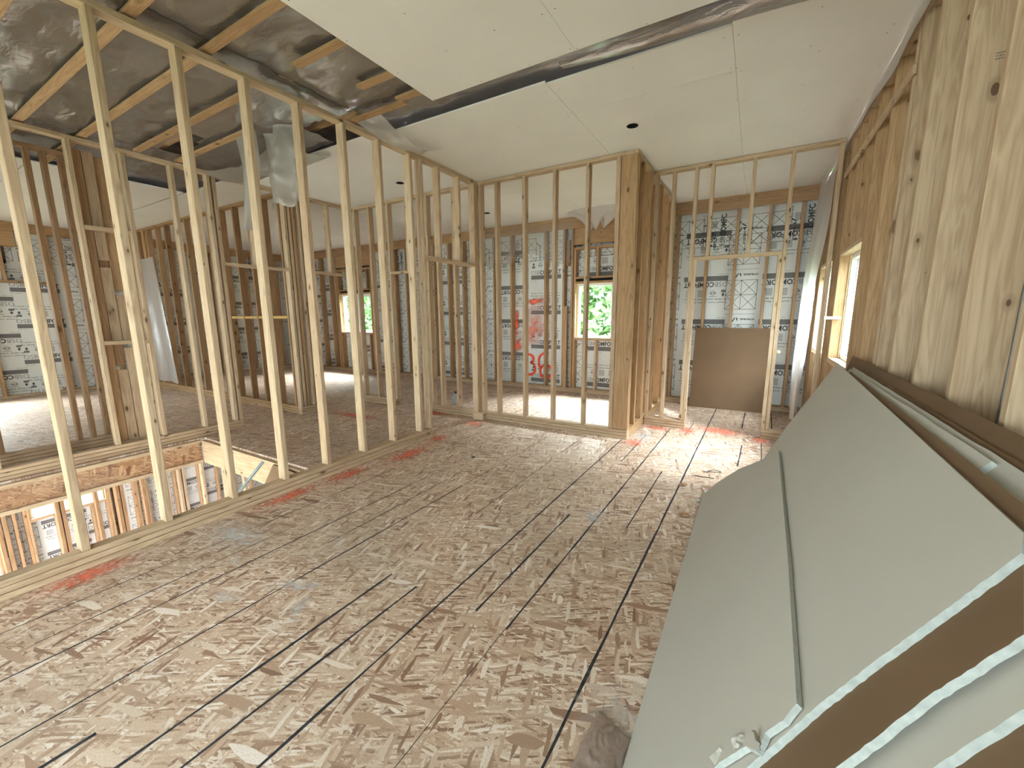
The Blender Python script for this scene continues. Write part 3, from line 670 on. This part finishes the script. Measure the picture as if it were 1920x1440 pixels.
panel(-11.9, -9.5, -3.1, 2.93); panel(-9.5, -7.08, 1.5, 2.93); panel(-9.5, -7.08, -3.1, 1.49)
for i, (cx, cy_, r) in enumerate((CAN1, CAN2, CAN3)):
    bm = bmesh.new(); n = 28
    ring = lambda rr, z: [bm.verts.new((rr*math.cos(2*math.pi*k/n), rr*math.sin(2*math.pi*k/n), z)) for k in range(n)]
    rs = [ring(r*1.04, D0-.0015), ring(r*.93, D0-.002), ring(r*.9, D0+.1)]
    for a, b in zip(rs, rs[1:]):
        for k in range(n): bm.faces.new((a[k], a[(k+1) % n], b[(k+1) % n], b[k]))
    bm.faces.new(rs[-1]); me = bpy.data.meshes.new('can'); bm.to_mesh(me); bm.free(); me.materials.append(M_BLACK)
    o = link('recessed_light_can', me, None, (cx, cy_, 0))
    tag(o, ('round black recessed can in the drywall near the deep corner post', 'round recessed can in the ceiling of the passage left of the doorway', 'round recessed can in the ceiling inside the middle room')[i], 'light fitting')
# screw heads, a part of the ceiling
bm = bmesh.new()
def dot(x, y, r=.0045):
    vs = [bm.verts.new((x+r*math.cos(a*math.pi/3), y+r*math.sin(a*math.pi/3), D0-.0006)) for a in range(6)]; bm.faces.new(vs[::-1])
for x in (-2.36, -1.9, -1.5, -1.19, -1.14, -.7, -.25, .2, .6):
    for y in (.4, .8, 1.2, 1.6, 2.0, 2.4, 2.8): dot(x+random.uniform(-.02, .02), y+random.uniform(-.02, .02))
for x in (-3.0, -2.5, -2.0, -1.53, -1.47, -.9, -.28, -.23, .2, .6, -4.2, -5):
    for y in (3.2, 3.6, 3.66, 4.1, 4.6, 5.0, 5.4, 5.9, 6.4, 6.9): dot(x+random.uniform(-.03, .03), y+random.uniform(-.02, .02))
me = bpy.data.meshes.new('screws'); bm.to_mesh(me); bm.free(); me.materials.append(M_SCREW)
o = link('screw_heads', me, ceil); o['kind'] = 'stuff'
# attic above, rafters and insulation
at = B(None, 'attic_insulation', -11.95, .86, -3.25, 7.38, 3.42, 3.5, M_INSUL); at.name = 'ceiling_attic'; tag(at, kind='structure')
# furring straps
for i, (y, x0, x1, zz) in enumerate(((-.4, -11.7, -2.3, 0), (.0, -11.7, -2.3, 0), (.4, -11.7, -2.3, 0), (.8, -11.7, -2.3, 0), (1.2, -7.1, -2.3, 0), (1.6, -7.1, -2.3, 0), (2.0, -5.75, -3.62, 0), (2.0, -2.93, -2.3, 0), (2.36, -5.75, -4.2, 0), (2.42, -2.78, -2.3, 0), (2.74, -3.4, -2.62, .0), (2.70, -2.66, -2.3, 0))):
    lab = {0: 'orange furring strap crossing the vapour barrier, nearest', 1: 'second', 4: 'x'}
    o = B(None, 'ceiling_strap', x0, x1, y-.032, y+.032, 3.1995 if x1 > -2.5 else 3.186, 3.2185 if x1 > -2.5 else 3.2045, WW, bev=.002)
    o.rotation_euler[2] = random.uniform(-.004, .004)
    tag(o, ['furring strap over the left ceiling, outermost behind the viewpoint', 'furring strap over the left ceiling, third back from the top left corner', 'furring strap over the left ceiling, second back from the top left corner', 'furring strap at the upper left corner of the ceiling',
            'long orange furring strap crossing the near top plate beside the first tall stud', 'long orange furring strap running up to the top edge beside the ceiling board corner', 'furring strap over the stairs behind the third tall stud', 'short furring strap with a free end standing clear of the ceiling board edge',
            'furring strap over the stairs ending beside the torn plastic', 'short split furring strap under the crumpled plastic, middle of the three short ones', 'furring strap piece reaching the near top plate by the gap', 'doubled short furring strap at the corner of the ceiling board'][i], 'ceiling strap', 'furring straps on the ceiling')
# vapour barrier over the straps
def crumple(x, y, a=.02):
    return a*(noise.noise(Vector((x*2.2, y*5, 1)))+.6*noise.noise(Vector((x*6+y*4, y*9, 4)))+.35*abs(noise.noise(Vector((x*15, y*17, 2)))))
def vb(x0, x1, y0, y1, nx, ny, z=3.235, hole=None):
    me = grid_mesh(nx, ny, lambda u, v: (x0+(x1-x0)*u, y0+(y1-y0)*v, z+crumple(x0+(x1-x0)*u, y0+(y1-y0)*v)), M_POLYC)
    return me
o = link('plastic_sheet', vb(-7.2, -3.2, -3.0, 3.02, 110, 170)); tag(o, 'wrinkled brown-grey vapour barrier above the straps over the stairs', 'plastic sheet')
bm = bmesh.new(); bm.from_mesh(o.data)
def inhole(c):
    x, y = c.x, c.y; j = .06*noise.noise(Vector((x*8, y*8, 0)))
    return (-3.9 < x < -3.2 and 2.62+.15*(x+3.9)+j < y) or (-5.65 < x < -4.9 and 2.02+j < y < 2.25+.25*(-4.9-x)+j) 
bmesh.ops.delete(bm, geom=[f for f in bm.faces if inhole(f.calc_center_median())], context='FACES'); bm.to_mesh(o.data); bm.free()
o = link('plastic_sheet', vb(-3.2, .6, -3.0, 3.3, 100, 160, 3.243)); tag(o, 'glossy crumpled vapour barrier above the ceiling board beside the near top plate', 'plastic sheet')
# rafters in the dark gaps
for i, (x0, x1, y0, y1) in enumerate(((-6.2, -3.0, 2.82, 2.86), (-6.2, -3.0, 2.22, 2.26))):
    o = B(None, 'rafter', x0, x1, y0, y1, 3.30, 3.40, WW); tag(o, ('roof framing member seen in the dark gap beside the torn plastic', 'roof framing member in the torn slot over the stairs')[i], 'rafter')
# loose flap over the gap towards the far drywall
def fold(u, v):
    x = -1.3+1.9*u; y = 2.84+.30*v-.05*u; w = .35+.65*u
    return (x, 2.86+.27*v*w+.02*math.sin(u*7), 3.175-.05*math.sin(v*3.14)*w*(.7+.3*noise.noise(Vector((x*5, y*5, 0))))) 
o = link('plastic_sheet', grid_mesh(60, 14, fold, M_POLYC)); tag(o, 'sagging fold of glossy plastic hanging from the long ceiling gap', 'plastic sheet')
# hanging torn sheet in the passage
def hang(u, v):
    z = 3.20-.68*v-.02*math.sin(u*14)*v
    return (-4.22+.53*u-.04*v*(1-u)+.02*math.sin(v*9), 2.47+.05*math.sin(u*9+v*2)+.02*noise.noise(Vector((u*6, v*9, 1))), z)
def hang2(u, v):
    z = 3.20-.88*v
    return (-4.50+.06*v+.30*u*(1-v**3*.8)-.02*v, 2.36+.04*math.sin(u*7+v*3), z)
o = link('plastic_sheet', grid_mesh(30, 36, hang, M_POLYH)); tag(o, 'torn grey plastic sheet hanging down from the ceiling in the stair passage', 'plastic sheet')
o = link('plastic_sheet', grid_mesh(16, 40, hang2, M_POLYH)); tag(o, 'narrow pointed tongue of plastic hanging left of the torn hanging sheet', 'plastic sheet')
def drape(u, v):
    x = -5.75+1.7*u; y = 2.56+.55*v
    return (x, y, 3.155-.10*math.sin(u*3.14)*(1-v)-.06*math.sin(v*3.14)+.02*noise.noise(Vector((x*5, y*5, 8))))
o = link('plastic_sheet', grid_mesh(40, 20, drape, M_POLYH)); tag(o, 'drooping plastic sheet between the torn slot and the drywall edge above the stairs', 'plastic sheet')
def flap2(u, v):
    x = -3.255+.32*u; y = 2.75+.9*v
    return (x, y, 3.20-.13*math.sin(v*3.14)*(.5+.5*u)-.02*noise.noise(Vector((x*9, y*9, 8))))
o = link('plastic_sheet', grid_mesh(14, 30, flap2, M_POLYW)); tag(o, 'plastic scrap draped over the near top plate', 'plastic sheet')
# band of plastic along the head of the right wall
def band(u, v):
    y = -.4+6.0*u; d = .12+.03*math.sin(y*2.1)+.02*noise.noise(Vector((y*3, 0, 0)))
    return (.668-.012*v-.006*math.sin(y*6), y, 3.186-d*v)
o = link('plastic_sheet', grid_mesh(90, 6, band, poly_mat('white_poly', .08, (.70, .66, .63), .03, .3, .2))); tag(o, 'strip of whitish plastic along the top of the right wall', 'plastic sheet')
# curtain of plastic on the right wall beyond the doorway
def curtain(u, v):
    y = 5.62+1.5*u; z = 3.15-2.9*v
    x = .655-.04-.10*math.sin(v*3.0)*abs(math.sin(u*6.3+v*1.2))-.13*v*v*(1-u*.5)*(1+.3*math.sin(u*15))
    return (x+.012*noise.noise(Vector((u*9, v*5, 2))), y-.10*math.sin(v*2.5), z)
o = link('plastic_sheet', grid_mesh(60, 60, curtain, M_POLYW)); tag(o, 'shiny plastic curtain hanging in the far room beside the right wall', 'plastic sheet')
def curtain2(u, v):
    x = -1.15+1.78*u; z = 3.14-(.22+.16*u)*v
    return (x, 7.185-.02*math.sin(u*12)*v-.01, z)
o = link('plastic_sheet', grid_mesh(60, 8, curtain2, M_POLYT)); tag(o, 'clear plastic stapled across the head of the far room wall', 'plastic sheet')
def curtain3(u, v):
    x = -4.9+2.0*u; z = 3.12-(.62+.12*math.sin(u*9))*v
    return (x, 7.15-.03*math.sin(u*20)*v, z)
o = link('plastic_sheet', grid_mesh(60, 14, curtain3, poly_mat('mid_poly', .78, (.72, .66, .60), .03, .3, .15))); tag(o, 'dusty plastic over the upper wall at the back of the middle room', 'plastic sheet')
def curtain4(u, v):
    x = -10.9+.9*u+.5*v; z = 2.6-2.4*v
    return (x, 3.50-.06*v-.03*math.sin(u*9), z)
o = link('plastic_sheet', grid_mesh(20, 30, curtain4, M_POLYW)); tag(o, 'shiny plastic sheet slumped against the cross partition at left', 'plastic sheet')
def torn(u, v):
    a = u*2*math.pi; r = .12+.38*v
    return (-2.40+r*math.cos(a)*1.1, 7.0+r*math.sin(a)*.45-.1, 3.185-.32*(1-v)**1.3*(.7+.3*math.sin(a*3))-.01*math.sin(a*7))
o = link('plastic_sheet', grid_mesh(40, 10, torn, M_POLYW)); tag(o, 'torn plastic bulging from the ceiling above the middle room window', 'plastic sheet')

# ------------------------------------------------------------------ leaning drywall sheets
DV = Vector((1, 0, 1.423)).normalized(); NV = Vector((-1.423, 0, 1)).normalized()
def ragged(pts, segs):
    """jitter the edges listed in segs"""
    out = []
    for i, p in enumerate(pts):
        q = pts[(i+1) % len(pts)]; out.append(p)
        if i in segs:
            n = segs[i]; d = Vector(q)-Vector(p); nn = Vector((-d.y, d.x)).normalized()
            for k in range(1, n): 
                t = k/n; w = random.uniform(-1, 1)*.0016
                out.append((p[0]+d.x*t+nn.x*w, p[1]+d.y*t+nn.y*w))
    return out
def sheet(outline, off, thick, front, back, label, segs={}, plane=None, name='drywall_sheet', group='drywall sheets leaning on the right wall'):
    """outline in (y, distance up the slope); plane = (base x, top x, top z)"""
    bx, dv, nv = -.24, DV, NV
    if plane:
        bx = plane[0]; dv = Vector((plane[1]-plane[0], 0, plane[2])); ln = dv.length; dv.normalize(); nv = Vector((-dv.z, 0, dv.x))
        outline = [(y, ln if v is None else v) for y, v in outline]
    vmin = max(0, -(off-thick)*nv.z/dv.z); outline = [(y, max(v, vmin)) for y, v in outline]
    pts = ragged(outline, segs); n = len(pts); bm = bmesh.new()
    f3 = lambda y, v, o: Vector((bx, y, .0004+(thick*nv.z if plane else 0)))+dv*v+nv*o
    fr = [bm.verts.new(f3(y, v, off)) for y, v in pts]; bk = [bm.verts.new(f3(y, v, off-thick)) for y, v in pts]
    f = bm.faces.new(fr); f.material_index = 0
    fb = bm.faces.new(bk[::-1]); fb.material_index = 2
    for i in range(n):
        q = bm.faces.new((fr[i], bk[i], bk[(i+1) % n], fr[(i+1) % n])); y0, y1 = pts[i][1], pts[(i+1) % n][1]
        q.material_index = (0 if front is M_DRYS else 2) if min(y0, y1) > 1.2 and abs(y0-y1) < .15 and abs(pts[i][0]-pts[(i+1) % n][0]) > .3 else 1
    bmesh.ops.recalc_face_normals(bm, faces=bm.faces[:])
    me = bpy.data.meshes.new('sheet'); bm.to_mesh(me); bm.free()
    for mm in (front, M_GYP, back): me.materials.append(mm)
    o = link(name, me); return tag(o, label, 'drywall', group)
T = .0155; q = None
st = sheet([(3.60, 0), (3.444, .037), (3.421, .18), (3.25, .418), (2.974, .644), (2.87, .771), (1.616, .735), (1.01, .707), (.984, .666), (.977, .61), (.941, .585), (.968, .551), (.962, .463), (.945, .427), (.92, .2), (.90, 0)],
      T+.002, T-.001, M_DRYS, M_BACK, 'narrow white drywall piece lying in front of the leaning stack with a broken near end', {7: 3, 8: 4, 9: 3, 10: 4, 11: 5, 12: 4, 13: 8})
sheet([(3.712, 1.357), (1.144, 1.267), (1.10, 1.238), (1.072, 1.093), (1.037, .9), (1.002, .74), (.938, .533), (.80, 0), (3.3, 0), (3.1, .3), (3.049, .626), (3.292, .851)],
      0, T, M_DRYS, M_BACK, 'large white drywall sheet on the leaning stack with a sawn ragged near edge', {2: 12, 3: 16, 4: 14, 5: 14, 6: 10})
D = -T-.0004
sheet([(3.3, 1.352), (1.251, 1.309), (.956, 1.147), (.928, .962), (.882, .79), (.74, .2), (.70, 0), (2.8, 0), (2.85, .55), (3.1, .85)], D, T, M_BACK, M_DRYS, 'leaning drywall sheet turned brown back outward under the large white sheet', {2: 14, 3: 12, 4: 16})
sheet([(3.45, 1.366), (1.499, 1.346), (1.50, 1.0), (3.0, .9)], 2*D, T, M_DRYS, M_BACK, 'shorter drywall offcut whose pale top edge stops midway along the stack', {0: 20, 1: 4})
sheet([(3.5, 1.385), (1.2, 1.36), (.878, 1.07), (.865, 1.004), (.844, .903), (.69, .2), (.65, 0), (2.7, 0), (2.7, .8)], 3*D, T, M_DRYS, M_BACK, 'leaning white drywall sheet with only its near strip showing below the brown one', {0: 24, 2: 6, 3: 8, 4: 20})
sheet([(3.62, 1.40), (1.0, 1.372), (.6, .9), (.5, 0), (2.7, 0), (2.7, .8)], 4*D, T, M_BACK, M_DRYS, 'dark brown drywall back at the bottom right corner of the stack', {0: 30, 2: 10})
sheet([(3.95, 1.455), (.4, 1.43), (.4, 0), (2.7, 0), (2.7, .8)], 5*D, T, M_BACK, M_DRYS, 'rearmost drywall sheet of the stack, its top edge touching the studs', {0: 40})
# torn paper and crumbled core at the broken corner
for i, (y, v, a) in enumerate(((.985, .53, .3), (.965, .59, 2.0), (.975, .46, .8))):
    c = Vector((-.24, y, 0))+DV*v+NV*(T+.004)
    me = grid_mesh(6, 5, lambda u, w: tuple(Vector(((u-.5)*.035, (w-.5)*.022, .006*math.sin(u*3+i)+.008*noise.noise(Vector((u*5, w*5, i)))))), M_DRYS)
    o = link('torn_paper', me, None, c); o.rotation_euler = (.4*a, -.7, a)
    o.parent = st; o.location = c
# pencil and scuff marks: kept as thin geometry on the sheet face
# brown-backed piece leaning at the far wall
me = polys_mesh('piece', [(-.80, 6.95, .001), (.235, 6.98, .001), (.21, 7.165, 1.245), (-.80, 7.165, 1.245), (-.80, 6.965, .001), (.235, 6.995, .001), (.21, 7.18, 1.245), (-.80, 7.18, 1.245)],
                [(0, 1, 2, 3), (7, 6, 5, 4), (0, 4, 5, 1), (1, 5, 6, 2), (2, 6, 7, 3), (3, 7, 4, 0)], M_BACK)
o = link('drywall_piece', me); tag(o, 'square brown-backed drywall piece leaning on the far wall beyond the doorway', 'drywall')

# ------------------------------------------------------------------ small things
e = E('bottle', (-3.98, 5.0, .001), 'grey bottle with black cap and pale blue side on the middle room floor', 'bottle')
bm = bmesh.new()
prof = [(.001, 0), (.045, 0), (.05, .01), (.05, .17), (.042, .21), (.018, .235), (.018, .25)]
rings = []
for r, z in prof: rings.append([bm.verts.new((math.copysign(abs(math.cos(a))**.6, math.cos(a))*r*1.2, math.copysign(abs(math.sin(a))**.6, math.sin(a))*r*.8, z)) for a in [2*math.pi*k/20+.01 for k in range(20)]])
for a, b in zip(rings, rings[1:]):
    for k in range(20): bm.faces.new((a[k], a[(k+1) % 20], b[(k+1) % 20], b[k]))
me = bpy.data.meshes.new('bottle'); bm.to_mesh(me); bm.free(); me.materials.append(M_JUG); me.polygons.foreach_set('use_smooth', [True]*len(me.polygons))
link('body', me, e, (-3.98, 5.0, .001))
bm = bmesh.new(); bmesh.ops.create_cone(bm, cap_ends=True, segments=16, radius1=.021, radius2=.018, depth=.03); me = bpy.data.meshes.new('cap'); bm.to_mesh(me); bm.free(); me.materials.append(M_BLACK); link('cap', me, e, (-3.98, 5.0, .266))
B(e, 'side_label', -3.925, -3.915, 4.965, 5.035, .02, .18, M_LABEL, bev=.002)
# crumpled clear-brown wrap
def wrap(u, v):
    x = -.405+.14*u+.015*v; y = .98+.30*v-.05*u
    k = 1-abs(2*u-1)**3
    return (x+.006*noise.noise(Vector((u*7, v*7, 3))), y, .004+.035*k*math.sin(v*3.14)**.5*(.5+.5*noise.noise(Vector((u*6, v*6, 1)))**2+.25)+.004*abs(noise.noise(Vector((u*16, v*30, 5)))))
o = link('plastic_wrap', grid_mesh(40, 60, wrap, poly_mat('brown_wrap', .25, (.58, .44, .40), .5, .16))); tag(o, 'crumpled shiny brown plastic wrap on the floor by the leaning sheets', 'plastic wrap')
# curl of wire and chips on the floor
def tube(pts, r, mat, name):
    cu = bpy.data.curves.new(name, 'CURVE'); cu.dimensions = '3D'; s = cu.splines.new('NURBS'); s.points.add(len(pts)-1)
    for p_, q in zip(s.points, pts): p_.co = (*q, 1)
    s.use_endpoint_u = True; cu.bevel_depth = r; cu.materials.append(mat)
    o = bpy.data.objects.new(name, cu); dg = bpy.context.evaluated_depsgraph_get(); COL.objects.link(o)
    dg = bpy.context.evaluated_depsgraph_get(); me = bpy.data.meshes.new_from_object(o.evaluated_get(dg)); bpy.data.objects.remove(o)
    return me
o = link('wire_scrap', tube([(-.30, 4.03, .004), (-.22, 4.0, .03), (-.14, 4.05, .02), (-.16, 4.12, .004), (-.25, 4.1, .02), (-.27, 4.02, .004)], .003, M_BLACK, 'wire')); tag(o, 'small curl of black wire on the floor by the stack', 'wire')
o = link('wire_scrap', tube([(-.36, 3.9, .004), (-.29, 3.89, .006), (-.20, 3.91, .004)], .003, M_BLACK, 'wire2')); tag(o, 'short straight black wire lying in front of the wire curl', 'wire')
def chip(x, y, s, mat, lab, rz):
    bm = bmesh.new(); bmesh.ops.create_icosphere(bm, subdivisions=2, radius=1)
    for v in bm.verts: v.co = Vector((v.co.x*s*1.5, v.co.y*s, max(-.2, v.co.z)*s*.5))*(1+.35*noise.noise(v.co*2+Vector((x*9, y*9, 0))))
    z0 = min(v.co.z for v in bm.verts); me = bpy.data.meshes.new('chip'); bm.to_mesh(me); bm.free(); me.materials.append(mat)
    o = link('gypsum_crumb' if mat is M_GYP else 'wood_chip', me, None, (x, y, .0008-z0)); o.rotation_euler[2] = rz; tag(o, lab, 'debris')
chip(-.27, 3.36, .016, M_GYP, 'white gypsum crumb at the edge of the front drywall piece', .4)
chip(-2.42, 3.3, .014, M_BLACK, 'tiny dark scrap on the open floor before the middle partition', .9)
chip(-.33, 3.05, .028, DW[0], 'brown wood chip beside the front drywall piece', .3)
chip(-.42, 3.62, .03, DW[0], 'brown wood chip on the floor beyond the far end of the drywall', 1.0)
# foam lump on the door jamb and block on the window jamb
bm = bmesh.new(); bmesh.ops.create_icosphere(bm, subdivisions=2, radius=.022)
me = bpy.data.meshes.new('lump'); bm.to_mesh(me); bm.free(); me.materials.append(M_FOAM); link('foam_lump', me, DP, (.262, 5.52, 1.03))
o = B(None, 'wood_shim', .60, .74, 5.17, 5.249, 1.40, 1.43, PW); tag(o, 'pale wood shim sticking out of the right window opening', 'shim')

# ------------------------------------------------------------------ outdoors
gr = B(None, 'ground', -40, 30, -30, 45, -4.3, -4.2, M_GROUND, bev=0); tag(gr, kind='structure'); gr.name = 'ground'
m_leaf = plain('leaves', (.16, .30, .10), .6, .3, 3, .5)
def foliage(name, boxes, label, n):
    V = []; Fc = []
    for k in range(n):
        bx = random.choice(boxes); c = Vector([random.uniform(bx[i], bx[i+3]) for i in range(3)])
        s = random.uniform(.08, .24); q = Matrix.Rotation(random.uniform(0, 6.28), 3, Vector((random.uniform(-1, 1), random.uniform(-1, 1), random.uniform(-1, 1))).normalized())
        b = len(V)
        for a in ((-s, 0, 0), (0, -s*.4, 0), (s, 0, 0), (0, s*.4, .2*s)): V.append(c+q @ Vector(a))
        Fc.append((b, b+1, b+2, b+3))
    o = link(name, polys_mesh(name, V, Fc, m_leaf)); tag(o, label, 'foliage', kind='stuff')
foliage('tree_foliage', [(-6, 10.5, -2, 2, 13, 5)], 'leafy green trees outside the middle room window', 16000)
foliage('tree_foliage', [(-15, 10.5, -2, -7, 13, 4.5)], 'leafy green trees outside the left room window', 14000)
foliage('tree_foliage', [(4.5, 4, -3, 7, 14, 4.5)], 'leafy green trees outside the right wall window', 5000)
